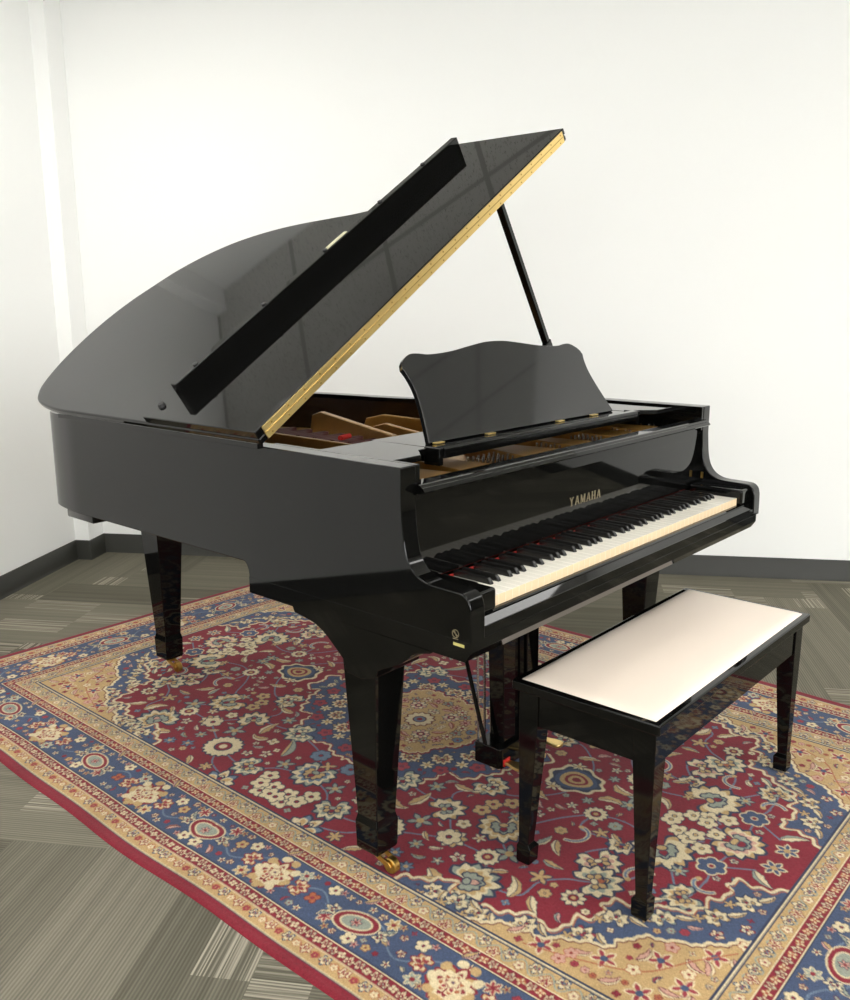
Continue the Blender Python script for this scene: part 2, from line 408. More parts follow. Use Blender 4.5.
def palm(x, y, r, ang, a=GREY, b=TAN, c=CREAM, core=RED, out=NAVY, n=9, spread=2.3):
    """lotus palmette opening towards ang"""
    r = r*.9; d = (math.cos(ang), math.sin(ang)); bx, by = x-d[0]*r*.35, y-d[1]*r*.35
    for ring, (L, wd, col) in enumerate(((1.45, .27, a), (1.08, .22, b), (.76, .18, c))):
        m = max(2, n-ring*2)
        for k in range(m):
            t = ang+spread*(k/(m-1)*2-1)*(1-.12*ring); ll = r*L*(1-.22*abs(k/(m-1)*2-1))
            cv.petal(bx, by, ll*1.06, r*wd*1.22+.0015, t, out if ring != 1 else CREAM, 1.7)
        for k in range(m):
            t = ang+spread*(k/(m-1)*2-1)*(1-.12*ring); ll = r*L*(1-.22*abs(k/(m-1)*2-1))
            cv.petal(bx, by, ll*.95, r*wd*.80, t, col if k % 2 == 0 else (CREAM if ring == 0 else col), 1.9)
    cv.petal(bx, by, r*.62, r*.2, ang, out); cv.petal(bx, by, r*.52, r*.15, ang, core)
    cv.ell(bx, by, r*.26, r*.20, ang+PI/2, out); cv.ell(bx, by, r*.19, r*.14, ang+PI/2, a)
def curl(x, y, r, ang, col=LBLUE, sgn=1, wd=.004):
    pts = [(x+r*(1-.1*k/3)*math.cos(ang+sgn*k*.28), y+r*(1-.1*k/3)*math.sin(ang+sgn*k*.28)) for k in range(12)]
    cv.line(pts, wd+.0018, CREAM); cv.line(pts, wd*.8, col)
    cv.ell(*pts[-1], wd*1.8, wd*1.8, 0, TAN)
def vine(pts, col=LBLUE, wd=.0024):
    cv.line(spline(pts, 8), wd, col)
def lobed(pts, amp, per, n=10):
    """outline with small flame-like lobes"""
    S = np.array(spline(pts, n)); seg = np.linalg.norm(np.diff(S, axis=0), axis=1); s = np.concatenate([[0], np.cumsum(seg)])
    m = int(s[-1]/.004); q = np.linspace(0, s[-1], m); x = np.interp(q, s, S[:,0]); y = np.interp(q, s, S[:,1])
    tx, ty = np.gradient(x), np.gradient(y); L = np.hypot(tx, ty)+1e-9
    ph = q/per; h = amp*(np.abs(np.sin(PI*ph))**.7-.5) + amp*.22*np.sin(2*PI*ph*2.7+1)
    return [(a-b*hh, c+d*hh) for a, b, c, d, hh in zip(x, ty/L, y, tx/L, h)]

# -- field
cv.im[:] = RED
# -- field vines
for pts in ([(0,.62),(.10,.58),(.18,.50),(.20,.43),(.27,.37),(.34,.41),(.44,.50),(.45,.61),(.54,.65)],
            [(.54,.65),(.52,.75),(.45,.76),(.40,.80),(.36,.855),(.29,.78),(.19,.835),(.20,.72),(.12,.71)],
            [(.34,.41),(.33,.30),(.32,.22),(.37,.06),(.47,.0)],[(.47,.0),(.50,.10),(.56,.18),(.53,.33),(.45,.49)],
            [(.53,.33),(.60,.28),(.63,.20)],[(.12,.71),(.10,.80),(.16,.93),(.29,1.03),(.20,1.05),(.13,1.04),(0,1.06)],
            [(.16,.93),(.29,.92),(.36,.855)],[(0,1.06),(.03,.98),(.05,.91),(0,.87)],[(.05,.98),(.08,.94)],[(.08,1.12),(.13,1.04)],
            [(.25,.62),(.33,.57),(.41,.64)],[(.25,.62),(.18,.66),(.12,.71)]):
    vine(pts)
# -- central medallion
med = [(0,.462),(.055,.458),(.075,.40),(.15,.375),(.20,.32),(.205,.27),(.285,.265),(.335,.21),(.31,.14),(.315,.07),(.345,0)]
mo = lobed(med, .022, .10)
cv.poly(mo+[(-.01,0),(-.01,.47)], NAVY); cv.poly(mo+[(-.01,0),(-.01,.47)], BLUE)
cv.line(mo, .0045, CREAM); cv.line([(a*.985, b*.985) for a, b in mo], .002, RED)
for k in range(15):
    t = k/14*PI/2; rr = .27+.03*math.sin(k*2.1)
    x, y = rr*.98*math.cos(t), rr*1.25*math.sin(t)
    (blossom if k % 3 == 1 else star)(x, y, .026, col=(CREAM, RED2, TAN)[k % 3])
for t in (.12,.5,.85,1.2,1.5): palm(.235*math.cos(t), .30*math.sin(t), .032, t, a=CREAM, b=RUST, c=TAN)
gd = lobed([(0,.225),(.06,.215),(.11,.17),(.17,.15),(.20,.09),(.19,.04),(.215,0)], .011, .05)
cv.poly(gd+[(-.01,0),(-.01,.23)], TAN); cv.line(gd, .004, RED); cv.line([(a*.97,b*.97) for a,b in gd], .0018, CREAM)
for k in range(7):
    t = k/6*PI/2; star(.145*math.cos(t), .15*math.sin(t), .024, (GREY, PINK, CREAM)[k % 3], 6, DRED, RED)
for k in range(4): leaf(.10*math.cos(k*.5+.1), .10*math.sin(k*.5+.1), .05, k*.5+.9, PINK, RUST, DRED)
daisy(0, 0, .05, 12, CREAM, DRED, LBLUE, RED); daisy(.075, .07, .03, 9, PINK, NAVY, RED, CREAM)
# -- blue framed palmette on the long axis
for r_, c_ in ((.088, CREAM), (.076, NAVY), (.064, BLUE), (.05, TAN), (.036, RED), (.026, TAN), (.014, RED)):
    pts = [(r_*.80*math.cos(t)*(1-.22*math.sin(t)), .585+r_*.95*math.sin(t)) for t in np.linspace(0, 2*PI, 40)]
    if c_ in (CREAM, NAVY): pts = [(px*(1+.09*math.cos(8*t)), .585+(py-.585)*(1+.09*math.cos(8*t))) for (px, py), t in zip(pts, np.linspace(0, 2*PI, 40))]
    cv.poly(pts, c_)
# -- field flowers (quadrant, p across, q along)
palm(.322,.22,.052,.9,GREY,GREY,CREAM); leaf(.40,.31,.09,2.6,TAN,CREAM); star(.28,.31,.03,GREY); leaf(.235,.34,.075,1.0,TAN,CREAM,curl=.8)
palm(.182,.43,.048,1.4,GREY,TAN,CREAM); palm(.343,.408,.050,2.4,TAN,CREAM,GREY); star(.437,.386,.040,GREY,5)
for q in ((.252,.482),(.215,.518),(.293,.476)): blossom(*q,.026,5,TAN)
palm(.33,.573,.062,.6,TAN,TAN,GREY,n=11); leaf(.465,.425,.045,.5,TAN,CREAM); daisy(.444,.498,.040,9,TAN,NAVY,NAVY,RED); daisy(.449,.612,.034,12,CREAM)
star(.405,.645,.042,GREY,5); palm(.546,.650,.066,2.0,GREY,TAN,GREY,core=PINK,n=11); leaf(.575,.53,.10,1.2,TAN,CREAM,curl=-.6); leaf(.622,.535,.06,1.9,TAN,TAN)
star(.605,.487,.024,LBLUE,7); star(.614,.617,.024,TAN,5); leaf(.464,.685,.05,-1.3,TAN,CREAM); leaf(.54,.735,.09,2.8,CREAM,TAN,curl=.9); leaf(.50,.775,.07,.3,CREAM,TAN)
daisy(.115,.713,.033,12,CREAM); curl(.22,.715,.045,0,LBLUE); star(.182,.767,.026,TAN,5); palm(.203,.835,.036,.2,BLUE,CREAM,TAN); leaf(.165,.79,.05,.6,TAN,CREAM)
palm(.30,.835,.052,.9,CREAM,PINK,TAN); palm(.352,.868,.056,2.4,CREAM,GREY,TAN,core=RUST); daisy(.446,.850,.030,9,CREAM); star(.431,.751,.033,TAN,5)
palm(.158,.926,.070,.7,TAN,CREAM,GREY,n=11); curl(.286,.924,.040,2.6,LBLUE); star(.20,.985,.026,GREY)
for q in ((.010,.873),(.044,.910),(.062,.944),(.080,.988),(.035,.951),(.0,.99)): blossom(*q,.027,5,CREAM,TAN)
palm(.004,1.056,.060,PI/2,TAN,PINK,GREY,n=11); blossom(.132,1.035,.036,6,BLUE,RED,CREAM); leaf(.083,1.118,.075,.5,CREAM,GREY)
curl(.207,1.052,.034,1.0,LBLUE,-1); palm(.29,1.028,.044,-.8,GREY,TAN,TAN); star(.163,1.113,.032,GREY,5); star(.044,1.150,.032,BLUE,6,CREAM)
daisy(.523,.33,.062,18,CREAM,NAVY,RED,CREAM); blossom(.445,.488,.034,6,CREAM,RED); leaf(.40,.265,.075,.3,TAN,CREAM,curl=1.2)
leaf(.45,.15,.11,2.9,GREY,TAN,curl=-.3,teeth=7); blossom(.37,.063,.032,7,LBLUE,RED); star(.472,.105,.034,GREY,5); palm(.556,.18,.048,.6,GREY,GREY,TAN)
star(.63,.27,.026,TAN); palm(.645,.182,.05,2.8,LBLUE,TAN,CREAM,n=7)
for q in ((.613,.046),(.575,.03),(.543,.086),(.606,.012),(.585,.075)): blossom(*q,.030,5,CREAM,RED)
palm(.467,.0,.062,0,GREY,LBLUE,TAN,n=11); star(.40,.0,.030,TAN,4); leaf(.05,.68,.08,2.4,TAN,CREAM,curl=-.7); leaf(.28,.70,.07,.2,TAN,CREAM); leaf(.33,.67,.06,2.5,GREY,CREAM)
star(.02,.76,.03,GREY); leaf(.07,.80,.07,1.6,CREAM,TAN,curl=.8); star(.26,.56,.024,GREY,5); leaf(.11,.52,.07,.7,TAN,CREAM); star(.07,.55,.026,CREAM,5); leaf(.62,.36,.06,-1.2,TAN,CREAM)
star(.40,.55,.022,CREAM,5); leaf(.24,.40,.04,2.0,CREAM,TAN); star(.58,.43,.024,LBLUE,6); leaf(.37,.72,.06,1.1,TAN,GREY); star(.12,.86,.02,TAN,5); leaf(.35,.97,.06,1.9,CREAM,GREY)
# -- corner spandrels
sp = [(.105,1.215),(.125,1.165),(.165,1.09),(.225,1.10),(.285,1.075),(.335,1.04),(.355,.985),(.395,.93),(.425,.905),(.47,.915),(.515,.885),(.555,.86),(.56,.78),(.60,.72),(.61,.655),(.575,.585),(.62,.53),(.66,.475)]
so = lobed(sp, .026, .115)
cor = [(.8,.475),(.8,1.4),(.105,1.4)]
cv.poly(so+cor, NAVY); cv.poly(so+cor, BLUE); cv.line(so, .0042, CREAM)
so2 = [(a+.006, b+.006) for a, b in so]; cv.line(so2, .0016, RUST)
for (x, y), ang, c_ in (((.21,1.15),2.2,CREAM),((.30,1.115),2.0,TAN),((.375,1.03),1.6,GREY),((.44,.955),1.0,CREAM),((.53,.93),.6,RED2),((.585,.82),.5,CREAM),((.625,.72),.3,TAN),((.63,.60),-.2,CREAM),((.62,.66),.8,GREY)):
    palm(x, y, .028, ang+2.4, a=c_, b=CREAM, c=TAN, n=7); star(x+.03, y-.025, .018, TAN, 5); leaf(x-.02, y+.02, .05, ang, CREAM, TAN)
gp = lobed([(.30,1.24),(.335,1.195),(.385,1.15),(.42,1.10),(.455,1.03),(.495,1.0),(.53,.985),(.56,.92),(.60,.86),(.61,.79),(.645,.73),(.67,.68)], .010, .065)
gc = [(.8,.68),(.8,1.4),(.30,1.4)]
cv.poly(gp+gc, TAN); cv.line(gp, .0042, CREAM); cv.line([(a+.005,b+.005) for a,b in gp], .0016, DRED)
for x, y in ((.42,1.17),(.50,1.09),(.57,1.0),(.62,.88),(.54,1.16),(.61,1.10)): 
    star(x, y, .032, RED2, 5, CREAM, BLUE)
for x, y, t in ((.46,1.13,.4),(.53,1.05,2.2),(.59,.93,1.2),(.48,1.18,2.9),(.57,1.12,.9),(.63,1.02,1.6),(.63,.80,1.9),(.40,1.20,.2),(.55,1.18,.1),(.61,1.16,.5)):
    leaf(x, y, .055, t, PINK, CREAM, DRED, curl=.9)
vine([(.38,1.2),(.46,1.14),(.55,1.08),(.6,.98),(.64,.85)], RUST, .0018)
for x, y in ((.45,1.09),(.50,1.15),(.56,1.06),(.60,.94),(.63,.93),(.35,1.205)): blossom(x, y, .016, 5, (PINK, GREY, CREAM)[int(x*100) % 3], RED, RUST)
# -- borders: distance from the edge
def bandmask(a, b):
    D = np.minimum(HP-cv.X, HQ-cv.Y); return (D >= a) & (D < b)
IN = 0.352
for a, b, c_ in ((.346,.352,NAVY),(.342,.346,CREAM),(.337,.342,NAVY),(.292,.337,TAN),(.289,.292,CREAM),(.259,.289,RED),(.256,.259,CREAM),(.253,.256,NAVY),(.116,.253,BLUE),(.112,.116,NAVY),(.109,.112,CREAM),
                 (.078,.109,RED),(.075,.078,CREAM),(.036,.075,TAN),(.033,.036,CREAM),(.029,.033,NAVY),(.0,.029,RED)):
    cv.im[bandmask(a, b)] = c_
def along(dist, step, start=0.0):
    """centres along both sides of the quadrant at distance dist from the edge: (x, y, direction along, k, run)"""
    L1 = HQ-dist; k = 0
    while start+step*k < L1: yield HP-dist, start+step*k, PI/2, k, 0; k += 1
    L2 = HP-dist; k = 0
    while start+step*k < L2: yield start+step*k, HQ-dist, 0.0, k, 1; k += 1
def meander(dist, amp, per, col, wd):
    for run in (0, 1):
        L = (HQ if run == 0 else HP)-dist; q = np.linspace(0, L, int(L/.004))
        h = amp*np.sin(2*PI*q/per)
        cv.line([((HP-dist+b, a) if run == 0 else (a, HQ-dist+b)) for a, b in zip(q, h)], wd, col)
meander(.314, .014, .064, GREY, .0018)
for x, y, t, k, r_ in along(.3145, .032, .016):
    o_ = (.006 if k % 2 else -.006); x += o_*math.sin(t); y += o_*math.cos(t); f = t+(PI/2 if k % 2 else -PI/2)
    if k % 4 == 0: palm(x, y, .0150, f, GREY, CREAM, RED2, n=5, out=NAVY)
    elif k % 4 == 1: palm(x, y, .0145, f, CREAM, RED2, RED, n=5, out=RED)
    elif k % 4 == 2: palm(x, y, .0150, f, LBLUE, CREAM, RED2, n=5, out=NAVY)
    else: blossom(x, y, .0125, 5, CREAM, RED2, RED)
meander(.274, .008, .046, RUST, .0015)
for x, y, t, k, r_ in along(.274, .023, .0115):
    (star(x, y, .0118, CREAM if k % 4 else PINK, 4, TAN, RUST) if k % 2 else palm(x, y, .0115, t+(PI/2 if k % 4 else -PI/2), CREAM, GREY, RED2, n=5, out=DRED))
for x, y, t, k, r_ in along(.0935, .024, .012):
    (blossom(x, y, .0105, 4, CREAM, RED2, DRED) if k % 3 == 0 else palm(x, y, .0125, t+(PI/2 if k % 2 else -PI/2), CREAM if k % 3 == 1 else GREY, PINK, RED2, n=5, out=DRED))
meander(.0575, .010, .056, RUST, .0014)
for x, y, t, k, r_ in along(.0575, .028, .014):
    (palm(x, y, .0138, t-PI/2, LBLUE if k % 4 == 0 else CREAM, CREAM, RED2, n=5, out=NAVY if k % 4 == 0 else RED) if k % 2 == 0 else blossom(x, y, .0095, 5, (CREAM, RED2)[(k//2) % 2], TAN, RUST))
# main blue border: oval medallions and broad rosettes in turn
MD = .1845
for x, y, t, k, r_ in along(MD, .09, .045):
    s_ = 1 if k % 2 else -1
    vine([(x-.05*math.cos(t), y-.05*math.sin(t)), (x+.028*s_*math.sin(t), y+.028*s_*math.cos(t)), (x+.05*math.cos(t), y+.05*math.sin(t))], LBLUE, .002)
for x, y, t, k, r_ in along(MD, .045, .0225):
    ox = (.047, -.047, .030, -.040)[k % 4]
    px, py = x+ox*math.sin(t), y+ox*math.cos(t)
    if k % 3 == 0: blossom(px, py, .019, 5, CREAM, RED, NAVY)
    elif k % 3 == 1: star(px, py, .022, (RED2, TAN, GREY)[(k//3) % 3], 6, CREAM, RED)
    else: leaf(px-.02, py-.01, .045, t+(.6 if k % 2 else 2.4), (RUST, CREAM, TAN)[k % 3], PINK, NAVY)
for x, y, t, k, r_ in along(MD, .045, .0):
    ox = (-.054, .052)[k % 2]; star(x+ox*math.sin(t), y+ox*math.cos(t), .013, (CREAM, PINK, TAN)[k % 3], 5, NAVY, RED)
per = .27
for x, y, t, k, r_ in along(MD, per, 0.0 if True else per):
    c, s_ = math.cos(t), math.sin(t)
    if (k + r_) % 2 == 0:
        for (rx, ry, col) in ((.058,.036,CREAM),(.054,.032,RED),(.040,.023,CREAM),(.036,.019,GREY)): cv.ell(x, y, rx, ry, t+.25, col)
        star(x, y, .016, PINK, 6, NAVY, RED)
        for sg in (-1, 1):
            leaf(x+sg*.060*c, y+sg*.060*s_, .05, t+(0.5 if sg > 0 else PI+.5), GREY, CREAM, NAVY); palm(x+sg*.075*c, y+sg*.075*s_, .018, t+(0 if sg > 0 else PI), CREAM, GREY, RED, n=5)
    else:
        palm(x, y, .048, t+PI/2, TAN, CREAM, RED2, core=TAN, out=RED, n=11, spread=2.8)
        for q in range(9): cv.ell(x+.056*math.cos(q*.7), y+.046*math.sin(q*.7), .013, .011, q, CREAM if q % 2 else TAN)
        palm(x, y, .034, t+PI/2, RED, RUST, RED2, core=BLUE, out=CREAM, n=9, spread=2.9); blossom(x, y, .015, 6, CREAM, BLUE, RED)
        for sg in (-1, 1): palm(x+sg*.088*c, y+sg*.088*s_, .024, t+(0 if sg > 0 else PI), TAN, RUST, RED2, out=RED, n=7)
# small filling motifs wherever the ground is still bare
def scatter(base, rad, tries, region, cols, seed):
    rs = random.Random(seed); b = np.array(base, float)
    for _ in range(tries):
        x = rs.uniform(0, HP); y = rs.uniform(0, HQ)
        if not region(x, y): continue
        r = rs.uniform(*rad); w = cv.win(x-r, x+r, y-r, y+r)
        if w is None: continue
        patch = np.abs(cv.im[w]-b).sum(-1) < 3
        if patch.mean() < .97: continue
        k = rs.random(); c1 = rs.choice(cols); c2 = rs.choice(cols); a = rs.uniform(0, 6.28)
        if k < .34: blossom(x, y, r*.82, rs.choice((4,5,6)), c1, RED2 if base is not RED else TAN, NAVY if base is RED else DRED)
        elif k < .58: leaf(x-r*.8*math.cos(a), y-r*.8*math.sin(a), r*1.9, a-.3, c1, c2, NAVY, curl=rs.choice((-.6,.6,.9)))
        elif k < .8: palm(x, y, r*.78, a, c1, c2, CREAM, n=5, out=NAVY if base is not BLUE else DRED)
        else: star(x, y, r*.9, c1, rs.choice((4,5,6)), NAVY if base is not BLUE else DRED, c2)
edge_ = lambda x, y: min(HP-x, HQ-y)
WARM = (CREAM, TAN, GREY, CREAM, PINK)
scatter(RED, (.020,.026), 2500, lambda x, y: edge_(x, y) > .37, WARM, 3)
scatter(RED, (.011,.015), 1500, lambda x, y: edge_(x, y) > .37, (CREAM, TAN, GREY, LBLUE), 4)
scatter(BLUE, (.018,.024), 5000, lambda x, y: True, (CREAM, TAN, GREY, RED2, RUST, PINK), 5)
scatter(BLUE, (.015,.022), 9000, lambda x, y: edge_(x, y) > .36, (CREAM, TAN, GREY, RED2, CREAM, PINK), 15)
scatter(BLUE, (.009,.014), 9000, lambda x, y: True, (CREAM, TAN, GREY, RED2, RED), 6)
scatter(TAN, (.020,.030), 14000, lambda x, y: edge_(x, y) > .36, (PINK, CREAM, GREY, RED2, LBLUE), 7)
scatter(TAN, (.009,.015), 16000, lambda x, y: edge_(x, y) > .36, (PINK, CREAM, RED2, RED, RUST), 8)
# corner rosette of the main border
daisy(HP-MD, HQ-MD, .055, 14, TAN, NAVY, RED, CREAM)

def build_rug():
    d = 0.003; nx = int(round((RU1-RU0)/d))+1; ny = int(round((RV1-RV0)/d))+1
    U = np.linspace(RU0, RU1, nx); V = np.linspace(RV0, RV1, ny)
    im = cv.im
    # sample 2x2 canvas cells per vertex
    pu = np.abs(U-RC[0]); qv = np.abs(V-RC[1])
    iu = np.clip((pu/cv.d-.5), 0, cv.nx-1.001); iv = np.clip((qv/cv.d-.5), 0, cv.ny-1.001)
    a0 = iu.astype(int); b0 = iv.astype(int)
    lin = s2l(im)
    col = (lin[np.ix_(a0, b0)]+lin[np.ix_(a0+1, b0)]+lin[np.ix_(a0, b0+1)]+lin[np.ix_(a0+1, b0+1)])/4
    # weave: slight knot-to-knot tone and slow fading of the dye
    kn = rng.normal(1.0, .07, (nx, ny)); 
    xs, ys = np.meshgrid(U, V, indexing='ij')
    ab = 1+.07*np.sin(ys*9.3+2*np.sin(xs*2.1))*np.sin(ys*23+1.3*np.sin(xs*3))+.04*np.sin(xs*31)*np.sin(ys*17)
    col = col*(kn*ab)[..., None]
    wx = .0045*np.sin(ys*5.1)+.003*np.sin(ys*11.7+1); wy = .003*np.sin(xs*6.3)
    ex = np.clip((np.abs(xs-RC[0])-HP+.25)/.25, 0, 1); ey = np.clip((np.abs(ys-RC[1])-HQ+.25)/.25, 0, 1)
    X = xs+wx*ex; Y = ys+wy*ey
    Z = .0032+.0003*np.sin(xs*14+ys*5)+np.clip(rng.normal(0, .0002, (nx, ny)), -.0004, .0004)
    edge = np.minimum(HP-np.abs(xs-RC[0]), HQ-np.abs(ys-RC[1]))
    Z += .0008*np.exp(-((edge-.012)/.006)**2)          # bound edge
    Z = np.where(edge < .0065, Z-.0022*(1-edge/.0065)**2, Z)
    top = np.stack([X, Y, Z], -1).reshape(-1, 3)
    idx = np.arange(nx*ny).reshape(nx, ny)
    q = np.stack([idx[:-1,:-1], idx[1:,:-1], idx[1:,1:], idx[:-1,1:]], -1).reshape(-1, 4)
    loop = np.concatenate([idx[:,0], idx[-1,1:], idx[-2::-1,-1], idx[0,-2:0:-1]])
    low = top[loop].copy(); low[:,2] = 0.0002
    nb = len(loop); li = np.arange(nb)+nx*ny
    sk = np.stack([loop, li, np.roll(li,-1), np.roll(loop,-1)], -1)
    V3 = np.concatenate([top, low]); F = np.concatenate([q, sk])
    me = bpy.data.meshes.new('rug'); me.vertices.add(len(V3)); me.vertices.foreach_set('co', V3.astype(np.float32).ravel())
    me.loops.add(F.size); me.loops.foreach_set('vertex_index', F.astype(np.int32).ravel())
    me.polygons.add(len(F)); me.polygons.foreach_set('loop_start', np.arange(0, F.size, 4, dtype=np.int32))
    me.polygons.foreach_set('use_smooth', np.ones(len(F), bool))
    me.update(calc_edges=True)
    at = me.color_attributes.new('pile_dye', 'FLOAT_COLOR', 'POINT')
    c4 = np.ones((len(V3), 4), np.float32); cc = col.reshape(-1, 3); c4[:nx*ny,:3] = cc; c4[nx*ny:,:3] = cc[loop]
    at.data.foreach_set('color', c4.ravel())
    m, n, l, p = new_mat('wool_pile')
    ca = n.new('ShaderNodeVertexColor'); ca.layer_name = 'pile_dye'
    g = n.new('ShaderNodeNewGeometry'); nz = n.new('ShaderNodeTexNoise'); nz.inputs['Scale'].default_value = 420; nz.inputs['Detail'].default_value = 2
    l.new(g.outputs['Position'], nz.inputs['Vector'])
    mx = n.new('ShaderNodeMix'); mx.data_type = 'RGBA'; mx.blend_type = 'MULTIPLY'; mx.inputs['Factor'].default_value = .35
    mr = n.new('ShaderNodeMapRange'); mr.inputs['From Min'].default_value = .25; mr.inputs['From Max'].default_value = .75; mr.inputs['To Min'].default_value = .45; mr.inputs['To Max'].default_value = 1.5
    l.new(nz.outputs['Fac'], mr.inputs['Value']); l.new(ca.outputs['Color'], mx.inputs['A']); l.new(mr.outputs['Result'], mx.inputs['B'])
    l.new(mx.outputs['Result'], p.inputs['Base Color']); p.inputs['Roughness'].default_value = 1.0; p.inputs['Specular IOR Level'].default_value = .05
    p.inputs['Sheen Weight'].default_value = .12; p.inputs['Sheen Roughness'].default_value = .5
    bp = n.new('ShaderNodeBump'); bp.inputs['Strength'].default_value = .35; bp.inputs['Distance'].default_value = .002
    l.new(nz.outputs['Fac'], bp.inputs['Height']); l.new(bp.outputs['Normal'], p.inputs['Normal'])
    me.materials.append(m)
    o = bpy.data.objects.new('rug', me); C.objects.link(o)
    o['label'] = 'large red and blue floral oriental rug lying under the grand piano'; o['category'] = 'rug'
build_rug()
RT = 0.0047

# ------------------------------------------------------------------ GRAND PIANO
piano = empty('grand_piano', (0, 0, RT), 'black polished grand piano with raised lid standing on the red oriental rug', 'piano')
piano_children = []
def part(mb, name, mat, bevel=0.0, parent=None, **k):
    o = mb.build(name, mat, parent or piano, bevel, **k)
    if parent is None: o.matrix_parent_inverse = Matrix.Translation((0, 0, -RT))
    return o

WO = 0.717
lidpts = [(-.735,1.15),(-.735,1.35),(-.733,1.50),(-.712,1.628),(-.675,1.690),(-.618,1.735),(-.516,1.782),(-.40,1.814),(-.285,1.829),(-.18,1.825),(-.093,1.806),(.01,1.775),(.10,1.722),(.175,1.648),(.225,1.565),(.262,1.47),(.286,1.37),(.305,1.25),(.325,1.13),(.365,1.02),(.435,.93),(.53,.865),(.62,.81),(.685,.745),(.713,.66)]
lidcurve = spline(lidpts, 8)
rimcurve = offset(lidcurve, -0.018)            # case outer face (inset from the lid edge)
rimcurve = [(-WO, .69), (-WO, .90)] + [(max(-WO, min(WO, x)), y) for x, y in rimcurve if y > .67] + [(WO-.004, .655), (WO, .60)]
rimin = offset(rimcurve, -0.052)
n = len(rimcurve)
def ring(outer, inner, z0, z1):
    n = len(outer)
    vs = [(x,y,z0) for x,y in outer]+[(x,y,z1) for x,y in outer]+[(x,y,z0) for x,y in inner]+[(x,y,z1) for x,y in inner]
    fs = []
    for i in range(n-1):
        fs += [(i,i+1,n+i+1,n+i),(2*n+i+1,2*n+i,3*n+i,3*n+i+1),(n+i,n+i+1,3*n+i+1,3*n+i),(i+1,i,2*n+i,2*n+i+1)]
    fs += [(0,n,3*n,2*n),(n-1,3*n-1,4*n-1,2*n-1)]
    return MB().add(vs, fs)
rim = part(ring(rimcurve, rimin, .707, .992), 'case_rim', BLACK, .003, angle=40, skip=lambda c: c.y < .692 and (c.x < 0 or c.y < .602))
# veneer lining inside the rim
part(ring(offset(rimcurve, -.0525), offset(rimcurve, -.058), .84, .978), 'rim_lining', RIMIN)
# cheek arms with the curved front
arm_prof = [(.69,.992),(.69,.707)]+[(.69-.019*math.sin(t), .672+.035*math.cos(t)) for t in (.35,.7,1.05,1.35)]+[(.671,.672),(.0,.672),(.0,.70),(.001,.735)] + \
           spline([(.001,.735),(.006,.753),(.018,.764),(.035,.767),(.071,.768),(.10,.769),(.122,.773),(.143,.784),(.157,.80),(.166,.82),(.172,.85),(.1765,.90),(.177,.918)], 4)[1:] + [(.177,.992)]
for sx in (-1, 1):
    x0, x1 = sorted((sx*WO, sx*(WO-.045)))
    part(MB().prism(arm_prof if sx < 0 else [(min(y, .60) if z > .70 else y, z) for y, z in arm_prof], YZ, x0, x1), 'cheek_arm', BLACK, .003, skip=lambda c: (c.y > .689 if c.x < 0 else c.y > .599) or c.z < .673)
    xa, xb = sorted((sx*(WO-.0451), sx*(WO-.058)))
    part(MB().box(xa, xb, .1775, .62, .918, .9918), 'cheek_block', BLACK, .002)
# bottom boards
part(MB().prism([(.672,.632),(.672,.6718),(.0012,.6718),(.0012,.650),(.0155,.629)], YZ, -.7166, .7005), 'key_bed', BLACK, .0008, seg=1)
bottom = [(x*.985, y) for x, y in rimin]
part(MB().prism(bottom, XYZ, .80, .815), 'soundboard', WOODIN)
part(MB().prism([(-.708,1.40),(-.60,1.40),(-.60,1.58),(-.690,1.58),(-.706,1.55)], XYZ, .683, .7065), 'corner_block', BLACK, .005)
for x0, y0, x1, y1 in ((-.60,.70,-.35,1.70),(.55,.70,-.20,1.70)):     # back posts under the case
    dx, dy = x1-x0, y1-y0; L = math.hypot(dx, dy); nx_, ny_ = -dy/L*.04, dx/L*.04
    part(MB().prism([(x0-nx_,y0-ny_),(x1-nx_,y1-ny_),(x1+nx_,y1+ny_),(x0+nx_,y0+ny_)], XYZ, .71, .80), 'back_post', SATIN)

# key slip, key blocks, fallboard
slip = [(.0022,.6722),(.0022,.6925),(.0042,.6932),(.0150,.7064),(.0170,.7066),(.0175,.7085),(.0230,.7105),(.0285,.7105),(.0285,.6722)]
part(MB().prism(slip, YZ, -.6718, .6718), 'key_slip', BLACK, 0, smooth=False)
for sx in (-1, 1):
    a, b = sorted((sx*.6715, sx*.614))
    part(MB().box(a, b, .016, .186, .7108, .757), 'key_block', BLACK, .007)
fall = [(.189,.742),(.190,.74),(.205,.74),(.205,.935),(.187,.935),(.1865,.90)]
fallboard = part(MB().prism(fall, YZ, -.6715, .6715), 'fallboard', BLACK, 0, smooth=False)
rail = [(.205,.9275),(.181,.9275),(.1795,.9305),(.173,.9315),(.1715,.9340),(.1615,.9350),(.1535,.9362),(.1512,.9385),(.1512,.9395),(.1570,.9468),(.1590,.9472),(.1640,.9520),(.168,.953),(.205,.953)]
part(MB().prism(rail, YZ, -.676, .667), 'fallboard_rail', BLACK, 0, smooth=False)
part(MB().box(-.611, .611, .1802, .1886, .716, .7345), 'felt_strip', FELTRED)
for sx in (-1, 1):                                # fallboard pivots
    part(MB().box(sx*.6715-.0012, sx*.6715+.0012, .166, .174, .768, .788), 'pivot_plate', OLDBRASS)

